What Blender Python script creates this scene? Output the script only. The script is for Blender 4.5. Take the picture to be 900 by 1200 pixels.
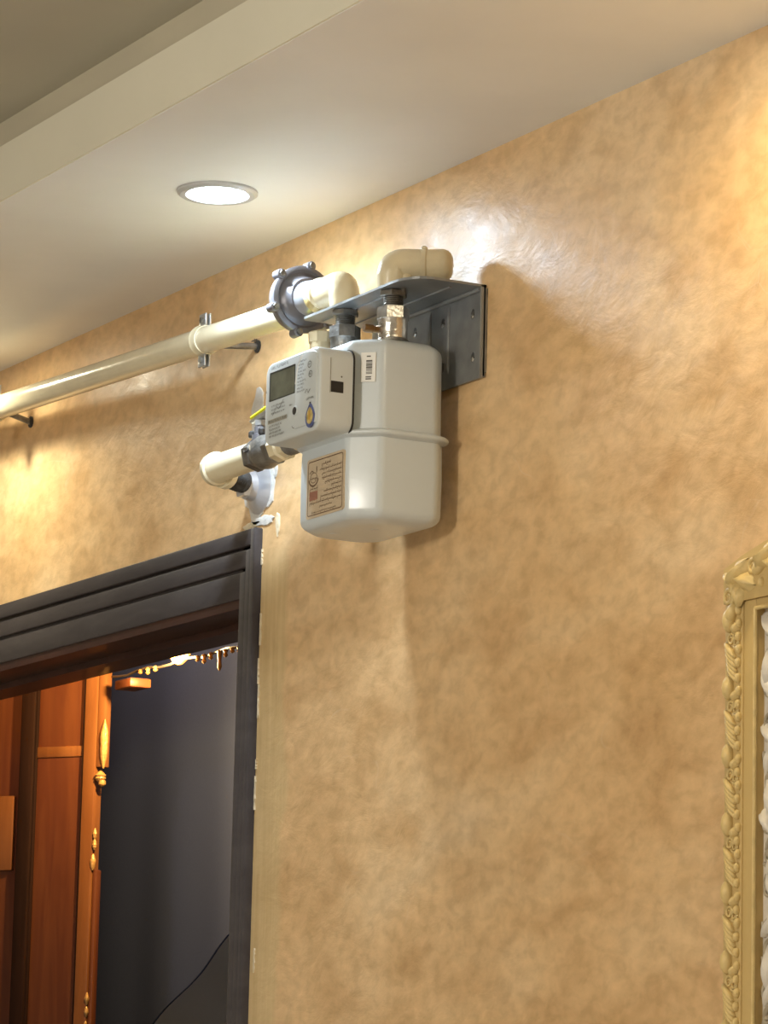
import bpy, bmesh, math, random
from mathutils import Vector, Matrix
random.seed(7)
for o in list(bpy.data.objects): bpy.data.objects.remove(o, do_unlink=True)
sc = bpy.context.scene
COL = sc.collection
PI = math.pi
Z0 = 2.25                       # heights below are measured from a level 2.25 m above the floor

# ------------------------------------------------------------------ camera
cam_d = bpy.data.cameras.new('camera'); cam = bpy.data.objects.new('camera', cam_d); COL.objects.link(cam)
R = ((0.47751557, -0.1396196, -0.86745908), (0.87830527, 0.10241423, 0.46700233), (0.02363747, -0.98489476, 0.17153302))
m = Matrix(((R[0][0], -R[0][1], -R[0][2], 3.786), (R[1][0], -R[1][1], -R[1][2], -2.071), (R[2][0], -R[2][1], -R[2][2], -0.8584+Z0), (0, 0, 0, 1)))
cam.matrix_world = m
cam_d.sensor_fit = 'HORIZONTAL'; cam_d.sensor_width = 36; cam_d.lens = 4200/900*36; cam_d.clip_start = 0.05
sc.camera = cam
# ------------------------------------------------------------------ world, exposure
w = bpy.data.worlds.new('world'); sc.world = w; w.use_nodes = True
w.node_tree.nodes['Background'].inputs[0].default_value = (0.5, 0.45, 0.4, 1)
w.node_tree.nodes['Background'].inputs[1].default_value = 0.05
sc.view_settings.view_transform = 'Standard'; sc.view_settings.look = 'None'
sc.view_settings.gamma = 1; sc.view_settings.use_curve_mapping = False
sc.view_settings.exposure = 1.35
# lamp powers (the lamps themselves are built further down; pendant and next-room lamp are added fill)
P_COOL, P_WARM_L, P_WARM_R, P_FILL, P_BULB, P_NEXT_FILL = 8.5, 4.6, 2.5, 42.0, 12.0, 1.2

# ------------------------------------------------------------------ materials
def nd(nt, t, **kw):
    n = nt.nodes.new(t)
    for k, v in kw.items(): setattr(n, k, v)
    return n
def mat(name, col, rough=0.5, metal=0.0, var=0.12, scale=12.0, bump=0.0, bscale=60.0, coat=0.0, spec=0.5, stretch=None, rvar=0.0, coat_r=0.2):
    m = bpy.data.materials.new(name); m.use_nodes = True
    nt = m.node_tree; b = nt.nodes['Principled BSDF']
    tc = nd(nt, 'ShaderNodeTexCoord'); mp = nd(nt, 'ShaderNodeMapping')
    nt.links.new(tc.outputs['Object'], mp.inputs['Vector'])
    if stretch: mp.inputs['Scale'].default_value = stretch
    n = nd(nt, 'ShaderNodeTexNoise'); n.inputs['Scale'].default_value = scale; n.inputs['Detail'].default_value = 5
    nt.links.new(mp.outputs[0], n.inputs['Vector'])
    mr = nd(nt, 'ShaderNodeMapRange'); mr.inputs[1].default_value = 0.3; mr.inputs[2].default_value = 0.7
    mr.inputs[3].default_value = 1-var; mr.inputs[4].default_value = 1+var
    nt.links.new(n.outputs[0], mr.inputs[0])
    mx = nd(nt, 'ShaderNodeMix', data_type='RGBA', blend_type='MULTIPLY'); mx.inputs[0].default_value = 1
    mx.inputs[6].default_value = (*col, 1); nt.links.new(mr.outputs[0], mx.inputs[7])
    nt.links.new(mx.outputs[2], b.inputs['Base Color'])
    b.inputs['Roughness'].default_value = rough; b.inputs['Metallic'].default_value = metal
    b.inputs['Specular IOR Level'].default_value = spec
    b.inputs['Coat Weight'].default_value = coat; b.inputs['Coat Roughness'].default_value = coat_r
    if rvar:
        r2 = nd(nt, 'ShaderNodeMapRange'); r2.inputs[1].default_value = 0.3; r2.inputs[2].default_value = 0.7
        r2.inputs[3].default_value = rough-rvar; r2.inputs[4].default_value = rough+rvar
        nt.links.new(n.outputs[0], r2.inputs[0]); nt.links.new(r2.outputs[0], b.inputs['Roughness'])
    if bump:
        n2 = nd(nt, 'ShaderNodeTexNoise'); n2.inputs['Scale'].default_value = bscale; n2.inputs['Detail'].default_value = 3
        nt.links.new(mp.outputs[0], n2.inputs['Vector'])
        bp = nd(nt, 'ShaderNodeBump'); bp.inputs['Strength'].default_value = bump; bp.inputs['Distance'].default_value = 0.004
        nt.links.new(n2.outputs[0], bp.inputs['Height']); nt.links.new(bp.outputs[0], b.inputs['Normal'])
    return m
def emis(name, col, s):
    m = bpy.data.materials.new(name); m.use_nodes = True
    b = m.node_tree.nodes['Principled BSDF']; b.inputs['Base Color'].default_value = (*col, 1)
    b.inputs['Emission Color'].default_value = (*col, 1); b.inputs['Emission Strength'].default_value = s
    return m

def plaster_wall():
    """polished trowelled plaster: tan and ochre clouds, slightly pearly, trowel relief; a smoother ochre repair strip beside the door"""
    m = bpy.data.materials.new('polished_plaster'); m.use_nodes = True
    nt = m.node_tree; L = nt.links.new; b = nt.nodes['Principled BSDF']
    tc = nd(nt, 'ShaderNodeTexCoord')
    def noise(s, d, st=None, dist=0.0, rgh=0.55):
        mp = nd(nt, 'ShaderNodeMapping'); L(tc.outputs['Object'], mp.inputs['Vector'])
        if st: mp.inputs['Scale'].default_value = st
        n = nd(nt, 'ShaderNodeTexNoise'); n.inputs['Scale'].default_value = s; n.inputs['Detail'].default_value = d
        n.inputs['Distortion'].default_value = dist; n.inputs['Roughness'].default_value = rgh
        L(mp.outputs[0], n.inputs['Vector']); return n.outputs[0]
    def ramp(src, stops):
        r = nd(nt, 'ShaderNodeValToRGB'); e = r.color_ramp.elements
        e[0].position, e[0].color = stops[0][0], (*stops[0][1], 1); e[1].position, e[1].color = stops[-1][0], (*stops[-1][1], 1)
        for p, c in stops[1:-1]:
            x = e.new(p); x.color = (*c, 1)
        L(src, r.inputs[0]); return r.outputs[0]
    def mix(a, c, f, bl='MIX'):
        x = nd(nt, 'ShaderNodeMix', data_type='RGBA', blend_type=bl)
        for v, i in ((a, 6), (c, 7), (f, 0)):
            if isinstance(v, (int, float)): x.inputs[i].default_value = v
            elif isinstance(v, tuple): x.inputs[i].default_value = (*v, 1)
            else: L(v, x.inputs[i])
        return x.outputs[2]
    big = noise(5.0, 5, (0.55, 1, 1), 0.5)
    c = ramp(big, [(0.30, (0.60, 0.375, 0.170)), (0.48, (0.69, 0.455, 0.225)), (0.62, (0.73, 0.51, 0.275)), (0.75, (0.75, 0.55, 0.325))])
    mid = noise(17, 6, (0.55, 1, 0.95), 0.5)
    c = mix(c, ramp(mid, [(0.35, (0.87, 0.82, 0.76)), (0.5, (1, 1, 1)), (0.68, (1.06, 1.07, 1.09))]), 0.9, 'MULTIPLY')
    fine = noise(60, 5, (0.55, 1, 0.9), 0.3)
    c = mix(c, ramp(fine, [(0.36, (0.86, 0.84, 0.81)), (0.52, (1, 1, 1)), (0.68, (1.10, 1.11, 1.13))]), 0.9, 'MULTIPLY')
    # thin pale scratch-like flecks
    v = nd(nt, 'ShaderNodeTexVoronoi', feature='DISTANCE_TO_EDGE'); v.inputs['Scale'].default_value = 9
    mp = nd(nt, 'ShaderNodeMapping'); L(tc.outputs['Object'], mp.inputs['Vector']); mp.inputs['Scale'].default_value = (0.6, 1, 0.9)
    nz = nd(nt, 'ShaderNodeTexNoise'); nz.inputs['Scale'].default_value = 7; L(mp.outputs[0], nz.inputs['Vector'])
    ad = nd(nt, 'ShaderNodeVectorMath', operation='MULTIPLY_ADD'); ad.inputs[1].default_value = (0.25, 0.25, 0.25)
    L(nz.outputs['Color'], ad.inputs[0]); L(mp.outputs[0], ad.inputs[2]); L(ad.outputs[0], v.inputs['Vector'])
    e1 = nd(nt, 'ShaderNodeMapRange'); e1.inputs[1].default_value = 0.0; e1.inputs[2].default_value = 0.012; e1.inputs[3].default_value = 1; e1.inputs[4].default_value = 0
    L(v.outputs['Distance'], e1.inputs[0])
    gate = nd(nt, 'ShaderNodeMapRange'); gate.inputs[1].default_value = 0.56; gate.inputs[2].default_value = 0.66; L(noise(6, 3), gate.inputs[0])
    mul = nd(nt, 'ShaderNodeMath', operation='MULTIPLY'); L(e1.outputs[0], mul.inputs[0]); L(gate.outputs[0], mul.inputs[1])
    ml2 = nd(nt, 'ShaderNodeMath', operation='MULTIPLY'); L(mul.outputs[0], ml2.inputs[0]); ml2.inputs[1].default_value = 0.35
    c = mix(c, (0.74, 0.58, 0.40), ml2.outputs[0])
    # repair strip
    sx = nd(nt, 'ShaderNodeSeparateXYZ'); L(tc.outputs['Object'], sx.inputs[0])
    wob = noise(9, 3); wb = nd(nt, 'ShaderNodeMath', operation='MULTIPLY_ADD'); wb.inputs[1].default_value = 0.07; L(wob, wb.inputs[0]); L(sx.outputs[0], wb.inputs[2])
    st = nd(nt, 'ShaderNodeMapRange', interpolation_type='SMOOTHSTEP'); st.inputs[1].default_value = -0.295; st.inputs[2].default_value = -0.275; st.inputs[3].default_value = 1; st.inputs[4].default_value = 0
    L(wb.outputs[0], st.inputs[0])
    zt = nd(nt, 'ShaderNodeMapRange', interpolation_type='SMOOTHSTEP'); zt.inputs[1].default_value = Z0-0.09; zt.inputs[2].default_value = Z0-0.14
    L(sx.outputs[2], zt.inputs[0])
    mk = nd(nt, 'ShaderNodeMath', operation='MULTIPLY'); L(st.outputs[0], mk.inputs[0]); L(zt.outputs[0], mk.inputs[1])
    strip = ramp(noise(40, 4, (2.2, 1, 0.12), 0.3), [(0.35, (0.53, 0.37, 0.165)), (0.65, (0.64, 0.475, 0.24))])
    mk2 = nd(nt, 'ShaderNodeMath', operation='MULTIPLY'); L(mk.outputs[0], mk2.inputs[0]); mk2.inputs[1].default_value = 0.75
    c = mix(c, strip, mk2.outputs[0])
    L(c, b.inputs['Base Color'])
    rr = nd(nt, 'ShaderNodeMapRange'); rr.inputs[1].default_value = 0.35; rr.inputs[2].default_value = 0.65; rr.inputs[3].default_value = 0.32; rr.inputs[4].default_value = 0.46
    L(mid, rr.inputs[0]); L(rr.outputs[0], b.inputs['Roughness'])
    b.inputs['Specular IOR Level'].default_value = 0.6
    # trowel relief
    n1 = noise(26, 6, (0.6, 1, 0.9), 0.45, 0.6); n3 = noise(5, 3)
    sm = nd(nt, 'ShaderNodeMath', operation='MULTIPLY_ADD'); sm.inputs[1].default_value = 0.8; L(n3, sm.inputs[0]); L(n1, sm.inputs[2])
    bp = nd(nt, 'ShaderNodeBump'); bp.inputs['Strength'].default_value = 0.26; bp.inputs['Distance'].default_value = 0.006
    L(sm.outputs[0], bp.inputs['Height']); L(bp.outputs[0], b.inputs['Normal'])
    return m

def wood(name, c1, c2, rough=0.35, scale=5.0, stretch=(9, 9, 0.8), coat=0.0, spec=0.2):
    m = bpy.data.materials.new(name); m.use_nodes = True
    nt = m.node_tree; L = nt.links.new; b = nt.nodes['Principled BSDF']
    tc = nd(nt, 'ShaderNodeTexCoord'); mp = nd(nt, 'ShaderNodeMapping'); mp.inputs['Scale'].default_value = stretch
    L(tc.outputs['Object'], mp.inputs['Vector'])
    n = nd(nt, 'ShaderNodeTexNoise'); n.inputs['Scale'].default_value = scale; n.inputs['Detail'].default_value = 6; n.inputs['Distortion'].default_value = 1.2
    L(mp.outputs[0], n.inputs['Vector'])
    r = nd(nt, 'ShaderNodeValToRGB'); e = r.color_ramp.elements
    e[0].position = 0.3; e[0].color = (*c1, 1); e[1].position = 0.7; e[1].color = (*c2, 1)
    L(n.outputs[0], r.inputs[0]); L(r.outputs[0], b.inputs['Base Color'])
    b.inputs['Roughness'].default_value = rough; b.inputs['Coat Weight'].default_value = coat; b.inputs['Specular IOR Level'].default_value = spec
    bp = nd(nt, 'ShaderNodeBump'); bp.inputs['Strength'].default_value = 0.15; bp.inputs['Distance'].default_value = 0.002
    L(n.outputs[0], bp.inputs['Height']); L(bp.outputs[0], b.inputs['Normal'])
    return m

M = dict(
    wall=plaster_wall(),
    ceil=mat('ceiling_paint', (0.84, 0.845, 0.83), 0.55, var=0.03, scale=6, bump=0.05, bscale=90),
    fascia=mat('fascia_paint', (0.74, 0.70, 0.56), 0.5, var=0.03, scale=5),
    step=mat('tan_step', (0.52, 0.47, 0.35), 0.5, var=0.04, scale=5),  # darker tan than the fascia below
    upper=mat('upper_ceiling_dimmed', (0.45, 0.42, 0.33), 0.6, var=0.04, scale=5),  # weaker light on the upper ceiling put into its darker colour
    floor=mat('beige_floor', (0.68, 0.66, 0.63), 0.3, var=0.1, scale=3),
    roomwall=mat('plain_tan_wall', (0.72, 0.69, 0.64), 0.5, var=0.08, scale=4),
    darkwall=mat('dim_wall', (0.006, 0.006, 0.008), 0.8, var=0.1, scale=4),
    casing=wood('dark_painted_wood', (0.048, 0.040, 0.040), (0.068, 0.058, 0.056), 0.5, stretch=(1.5, 6, 6), coat=0.05),
    lining=wood('dark_reddish_wood', (0.035, 0.014, 0.010), (0.06, 0.022, 0.014), 0.45, stretch=(1, 6, 6), coat=0.1),
    redwood=wood('varnished_red_wood', (0.070, 0.018, 0.008), (0.100, 0.030, 0.011), 0.45),
    redwood2=wood('varnished_brown_wood', (0.115, 0.040, 0.013), (0.165, 0.062, 0.021), 0.36),
    darkstile=wood('nearly_black_wood', (0.012, 0.006, 0.005), (0.02, 0.009, 0.007), 0.8, coat=0.0, spec=0.03),
    gild=mat('worn_gilt', (0.40, 0.22, 0.075), 0.4, metal=0.3, var=0.3, scale=60, bump=0.4, bscale=150),
    dimgild=mat('dull_gilt', (0.22, 0.11, 0.035), 0.45, metal=0.3, var=0.3, scale=60),
    meter=mat('meter_enamel', (0.60, 0.66, 0.69), 0.30, var=0.03, scale=8, coat=0.3, coat_r=0.2, bump=0.03, bscale=120),
    plastic=mat('counter_plastic', (0.60, 0.645, 0.65), 0.38, var=0.03, scale=10),
    seam=mat('black_rubber', (0.015, 0.014, 0.013), 0.6),
    lcd=mat('lcd_glass', (0.16, 0.17, 0.13), 0.12, var=0.2, scale=40),
    lcdrim=mat('lcd_rim', (0.035, 0.036, 0.03), 0.4),
    ink=mat('print_ink', (0.10, 0.095, 0.08), 0.6),
    brownink=mat('brown_print_ink', (0.15, 0.085, 0.045), 0.6),
    redink=mat('reddish_print_ink', (0.38, 0.18, 0.12), 0.6),
    labelp=mat('beige_label', (0.60, 0.48, 0.33), 0.4, var=0.06, scale=30),
    white=mat('white_sticker', (0.82, 0.82, 0.78), 0.4, var=0.03),
    cream=mat('cream_pipe_paint', (0.70, 0.60, 0.39), 0.28, var=0.09, scale=30, bump=0.30, bscale=55, coat=0.3, coat_r=0.15),
    creamsm=mat('cream_pipe_paint_smooth', (0.74, 0.66, 0.46), 0.25, var=0.06, scale=18, bump=0.10, bscale=60, coat=0.4, coat_r=0.12),
    brasspaint=mat('thread_tape', (0.50, 0.37, 0.15), 0.5, var=0.35, scale=80, bump=0.5, bscale=140),
    alu=mat('grey_cast_metal', (0.19, 0.185, 0.20), 0.36, metal=0.5, var=0.12, scale=30, bump=0.15, bscale=140),
    alul=mat('pale_cast_metal', (0.55, 0.56, 0.60), 0.28, metal=0.6, var=0.08, scale=30, bump=0.1, bscale=120),
    galv=mat('galvanised_steel', (0.28, 0.285, 0.28), 0.38, metal=0.5, var=0.2, scale=35, bump=0.06, bscale=120, rvar=0.06),
    galvl=mat('bright_galvanised', (0.55, 0.56, 0.56), 0.3, metal=0.8, var=0.25, scale=50, bump=0.1, bscale=120),
    steel=mat('bright_steel', (0.62, 0.60, 0.55), 0.22, metal=0.9, var=0.2, scale=60, bump=0.2, bscale=180),
    darksteel=mat('dull_steel', (0.22, 0.21, 0.19), 0.4, metal=0.8, var=0.3, scale=60, bump=0.3, bscale=160),
    black=mat('black_iron', (0.03, 0.028, 0.026), 0.45, var=0.3, scale=60, bump=0.4, bscale=140),
    brass=mat('brown_brass', (0.20, 0.11, 0.04), 0.35, metal=0.7, var=0.25, scale=80),
    yellow=mat('yellow_plastic', (0.62, 0.60, 0.02), 0.35, var=0.05),
    blue=mat('blue_print', (0.10, 0.13, 0.30), 0.35, var=0.4, scale=90),
    gold=mat('gold_print', (0.55, 0.42, 0.16), 0.3, var=0.5, scale=120),
    orange=mat('orange_print', (0.65, 0.38, 0.05), 0.35, var=0.2),
    patch=mat('white_filler', (0.62, 0.61, 0.58), 0.5, var=0.1, scale=60, bump=0.5, bscale=70),
    chip=mat('pale_chipped_plaster', (0.70, 0.60, 0.42), 0.6, var=0.1, scale=60, bump=0.4, bscale=90),
    frame=mat('cream_gold_carving', (0.66, 0.49, 0.205), 0.45, var=0.16, scale=50, bump=0.2, bscale=150),
    framefl=mat('cream_gold_flat', (0.58, 0.41, 0.165), 0.45, var=0.05, scale=12),
    relief=mat('white_relief', (0.74, 0.68, 0.58), 0.5, var=0.10, scale=60, bump=0.3, bscale=110),
    reliefdk=mat('relief_darker', (0.42, 0.36, 0.26), 0.5, var=0.3, scale=60, bump=0.3, bscale=110),  # darker brownish tone of the relief, used on its scrolls
    curtain=mat('blue_black_cloth', (0.050, 0.062, 0.125), 0.9, var=0.06, scale=300, spec=0.1),
    cable=mat('dark_cable', (0.03, 0.02, 0.015), 0.5),
    lampring=mat('grey_lamp_ring', (0.50, 0.50, 0.50), 0.35, metal=0.2, var=0.03),
    e_cool=emis('cool_lamp_glow', (0.72, 0.86, 1.0), 62),
    e_warm=emis('warm_lamp_glow', (1.0, 0.90, 0.66), 40),
    e_bulb=emis('amber_bulb_glow', (1.0, 0.38, 0.04), 3),
)

# ------------------------------------------------------------------ mesh helpers
def T(p): return Vector((p[0], p[1], p[2]+Z0))
def obj(name, bm, mt, parent=None, smooth=True, angle=35, **props):
    """bm holds coordinates of the wall system (z relative to Z0); linked as one mesh, origin at parent's or at its own base"""
    for v in bm.verts: v.co.z += Z0
    if parent is not None: org = Vector(parent['_org'])
    else:
        xs = [v.co for v in bm.verts]
        org = Vector(((min(c.x for c in xs)+max(c.x for c in xs))/2, (min(c.y for c in xs)+max(c.y for c in xs))/2, min(c.z for c in xs)))
        if props.get('kind') == 'structure': org = Vector((0, 0, 0))
    for v in bm.verts: v.co -= org
    bmesh.ops.recalc_face_normals(bm, faces=bm.faces)
    me = bpy.data.meshes.new(name); 
    if smooth:
        for f in bm.faces: f.smooth = True
        ca = math.cos(math.radians(angle))
        for e in bm.edges:
            if len(e.link_faces) == 2: e.smooth = e.link_faces[0].normal.dot(e.link_faces[1].normal) > ca
    bm.to_mesh(me); bm.free()
    me.materials.append(M[mt] if isinstance(mt, str) else mt)
    o = bpy.data.objects.new(name, me); COL.objects.link(o)
    if parent is not None:
        o.parent = parent; o['_org'] = list(org)
    else:
        o.location = org; o['_org'] = list(org)
    for k, v in props.items(): o[k] = v
    return o
def thing(name, label, cat, loc, **props):
    o = bpy.data.objects.new(name, None); COL.objects.link(o); o.location = T(loc); o['_org'] = list(o.location)
    o.empty_display_size = 0.05
    if label: o['label'] = label
    if cat: o['category'] = cat
    for k, v in props.items(): o[k] = v
    return o
def NB(): return bmesh.new()
def box(bm, x0, x1, y0, y1, z0, z1, bev=0.0, seg=2):
    vs = [bm.verts.new((x, y, z)) for x in (x0, x1) for y in (y0, y1) for z in (z0, z1)]
    fs = [bm.faces.new([vs[i] for i in f]) for f in ((0, 1, 3, 2), (4, 6, 7, 5), (0, 4, 5, 1), (2, 3, 7, 6), (0, 2, 6, 4), (1, 5, 7, 3))]
    if bev:
        es = list({e for f in fs for e in f.edges})
        bmesh.ops.bevel(bm, geom=es, offset=bev, segments=seg, affect='EDGES', profile=0.5)
    return bm
def loft(bm, rings, cap=(True, True), closed=True):
    rs = [[bm.verts.new(p) for p in r] for r in rings]
    n = len(rs[0])
    for a, b in zip(rs, rs[1:]):
        for i in range(n if closed else n-1):
            j = (i+1) % n
            bm.faces.new((a[i], a[j], b[j], b[i]))
    if cap[0]: bm.faces.new(rs[0][::-1])
    if cap[1]: bm.faces.new(rs[-1])
    return bm
def frame_of(d):
    d = Vector(d).normalized(); u = Vector((0, 0, 1)) if abs(d.z) < 0.9 else Vector((1, 0, 0))
    a = d.cross(u).normalized(); b = a.cross(d).normalized(); return d, a, b
def lathe(bm, org, axis, prof, n=28, cap=(True, True), phase=0.0):
    """prof: list of (distance along axis, radius)"""
    org = Vector(org); d, a, b = frame_of(axis)
    rings = [[org+d*h+(a*math.cos(phase+2*PI*i/n)+b*math.sin(phase+2*PI*i/n))*max(r, 1e-5) for i in range(n)] for h, r in prof]
    return loft(bm, rings, cap)
def tube(bm, pts, r, n=20, bend=0.0, bseg=7, cap=(True, True)):
    """tube along a polyline with rounded bends; r number or list per original point"""
    pts = [Vector(p) for p in pts]; rr = r if isinstance(r, (list, tuple)) else [r]*len(pts)
    path = [(pts[0], rr[0])]
    for k in range(1, len(pts)-1):
        p, a, b = pts[k], pts[k-1], pts[k+1]
        if bend:
            q = min(bend, (a-p).length*0.49, (b-p).length*0.49); s = p+(a-p).normalized()*q; e = p+(b-p).normalized()*q
            for i in range(bseg+1):
                t = i/bseg; path.append(((s*(1-t)+p*t)*(1-t)+(p*(1-t)+e*t)*t, rr[k]))
        else: path.append((p, rr[k]))
    path.append((pts[-1], rr[-1]))
    rings = []; up = None
    for i, (p, rad) in enumerate(path):
        d = (path[min(i+1, len(path)-1)][0]-path[max(i-1, 0)][0]).normalized()
        if up is None:
            _, a, _b = frame_of(d); b = d.cross(a).normalized()
        else:
            a = (up-d*up.dot(d)).normalized(); b = d.cross(a).normalized()
        up = a
        rings.append([p+(a*math.cos(2*PI*j/n)+b*math.sin(2*PI*j/n))*rad for j in range(n)])
    return loft(bm, rings, cap)
def rrect(x0, x1, z0, z1, r, n=6):
    """rounded rectangle outline in x,z"""
    out = []
    for cx, cz, a0 in ((x1-r, z1-r, 0), (x0+r, z1-r, 90), (x0+r, z0+r, 180), (x1-r, z0+r, 270)):
        for i in range(n+1):
            a = math.radians(a0+90*i/n); out.append((cx+r*math.cos(a), cz+r*math.sin(a)))
    return out
def plate(bm, outline, y0, y1, bev=0.0):
    """extrude an x,z outline between y0 (front) and y1 (back); bevelled front edge"""
    cx = sum(p[0] for p in outline)/len(outline); cz = sum(p[1] for p in outline)/len(outline)
    def ring(y, d):
        out = []
        n = len(outline)
        for i in range(n):
            a = Vector(outline[i-1]); p = Vector(outline[i]); c = Vector(outline[(i+1) % n])
            t = (c-a).normalized(); nrm = Vector((-t.y, t.x))
            if nrm.dot(Vector((cx, cz))-p) < 0: nrm = -nrm
            q = p+nrm*d; out.append((q.x, y, q.y))
        return out
    rings = [ring(y1, 0)]
    if bev:
        for k in range(4):
            a = PI/2*k/3; rings.append(ring(y0+bev*(1-math.sin(a)), bev*(1-math.cos(a))))
    else: rings.append(ring(y0, 0))
    return loft(bm, rings)
def stroke(bm, pts, wdt, to3d):
    """thin flat ribbon along 2-d points"""
    prev = None
    for i, p in enumerate(pts):
        a = Vector(pts[max(i-1, 0)]); b = Vector(pts[min(i+1, len(pts)-1)]); t = (b-a)
        if t.length == 0: continue
        t.normalize(); nrm = Vector((-t.y, t.x))*wdt/2
        v = (bm.verts.new(to3d(p[0]+nrm.x, p[1]+nrm.y)), bm.verts.new(to3d(p[0]-nrm.x, p[1]-nrm.y)))
        if prev: bm.faces.new((prev[0], v[0], v[1], prev[1]))
        prev = v
def quad(bm, to3d, x0, x1, z0, z1):
    bm.faces.new([bm.verts.new(to3d(*p)) for p in ((x0, z0), (x1, z0), (x1, z1), (x0, z1))])
def arabic_line(bm, x0, x1, z, h, to3d, rng):
    """a line of small connected script too fine to read in the photograph"""
    x = x1
    while x > x0+h*0.6:
        wl = min(x-x0, rng.uniform(1.6, 3.6)*h)
        n = max(4, int(wl/(h*0.28))); pts = []
        for i in range(n+1):
            pts.append((x-wl*i/n, z+(0.0 if i % 2 == 0 else rng.uniform(0.12, 0.55)*h)))
        stroke(bm, pts, h*0.24, to3d)
        if rng.random() < 0.6: stroke(bm, [(x-wl*0.1, z), (x-wl*0.1, z+h*0.95)], h*0.2, to3d)
        if rng.random() < 0.5: stroke(bm, [(x-wl, z), (x-wl-h*0.1, z-h*0.4), (x-wl+h*0.5, z-h*0.55)], h*0.2, to3d)
        for k in range(rng.randint(0, 2)):
            dx = x-rng.uniform(0.1, 0.9)*wl; dz = z+rng.choice((-0.4, 0.8))*h
            quad(bm, to3d, dx-h*0.11, dx+h*0.11, dz-h*0.11, dz+h*0.11)
        x -= wl+h*0.45
def latin_line(bm, x0, x1, z, h, to3d, rng):
    x = x0
    while x < x1-h*0.5:
        for k in range(rng.randint(2, 6)):
            if x > x1-h*0.5: break
            wl = h*0.55; t = rng.randint(0, 4)
            stroke(bm, [(x, z), (x, z+h)], h*0.16, to3d)
            if t in (0, 1): stroke(bm, [(x, z+h), (x+wl, z+h)], h*0.16, to3d)
            if t in (1, 2): stroke(bm, [(x, z+h*0.5), (x+wl*0.9, z+h*0.5)], h*0.16, to3d)
            if t in (0, 2, 3): stroke(bm, [(x+wl, z), (x+wl, z+h)], h*0.16, to3d)
            if t in (3, 4): stroke(bm, [(x, z), (x+wl, z)], h*0.16, to3d)
            x += h*0.85
        x += h*0.5
def blob(outline_pts, y_front, y_back, bm=None):
    bm = bm or NB(); return plate(bm, outline_pts, y_front, y_back)

# ================================================================== the room
DX0, DX1, DT = -2.30, -0.449, -0.161            # door opening, head height
WT = 0.125                                      # wall thickness
CE, UP = 0.307, 0.418                           # lower and upper ceiling heights
FX0, FX1, FY0 = -3.2, 4.7, -4.4
bm = NB()
zt, zb = UP+0.12, -Z0
box(bm, DX1, FX1, 0, WT, zb, zt); box(bm, DX0, DX1, 0, WT, DT, zt); box(bm, FX0, DX0, 0, WT, zb, zt)
bmesh.ops.remove_doubles(bm, verts=bm.verts, dist=1e-5)
wall_back = obj('wall_back', bm, 'wall', smooth=False, kind='structure', label='polished tan plaster wall carrying the gas meter')
bm = NB(); box(bm, FX0-0.1, FX1+0.1, FY0-0.1, 2.6, -Z0-0.1, -Z0); obj('floor', bm, 'floor', smooth=False, kind='structure', label='beige floor of the room')
bm = NB(); box(bm, FX0-0.1, FX1+0.1, FY0-0.1, 0.0, UP, UP+0.1); obj('ceiling', bm, 'upper', smooth=False, kind='structure', label='upper ceiling behind the dropped border, toned olive grey for its weaker light')
bm = NB(); box(bm, FX0-0.1, FX0, FY0, 2.5, -Z0, UP); obj('wall_left', bm, 'roomwall', smooth=False, kind='structure', label='plain wall at the left end of the room')
bm = NB(); box(bm, FX1, FX1+0.1, FY0, 0.0, -Z0, UP); obj('wall_right', bm, 'roomwall', smooth=False, kind='structure', label='plain wall at the right end of the room')
bm = NB(); box(bm, FX0-0.1, FX1+0.1, FY0-0.1, FY0, -Z0, UP); obj('wall_front', bm, 'roomwall', smooth=False, kind='structure', label='plain wall behind the photographer')
# dropped ceiling border: soffit with fascia in two tiers
bm = NB(); box(bm, FX0, FX1, -0.400, 0.0, CE, 0.381); dropc = obj('ceiling_border', bm, 'ceil', smooth=False, kind='structure', label='dropped beige ceiling border along the wall')
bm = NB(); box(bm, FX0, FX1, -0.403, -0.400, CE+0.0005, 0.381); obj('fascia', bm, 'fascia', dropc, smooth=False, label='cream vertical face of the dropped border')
bm = NB(); box(bm, FX0, FX1, -0.396, 0.0, 0.381, UP); obj('upper_step', bm, 'step', dropc, smooth=False, label='narrow upper step in darker tan')
# neighbouring room
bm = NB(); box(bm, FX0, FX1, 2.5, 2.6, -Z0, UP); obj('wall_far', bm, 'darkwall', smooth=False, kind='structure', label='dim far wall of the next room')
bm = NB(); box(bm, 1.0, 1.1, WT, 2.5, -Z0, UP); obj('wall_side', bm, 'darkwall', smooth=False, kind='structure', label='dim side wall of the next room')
bm = NB(); box(bm, FX0-0.1, FX1+0.1, WT, 2.6, UP, UP+0.1); obj('ceiling_next_room', bm, 'darkwall', smooth=False, kind='structure', label='dim ceiling of the next room')

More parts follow.
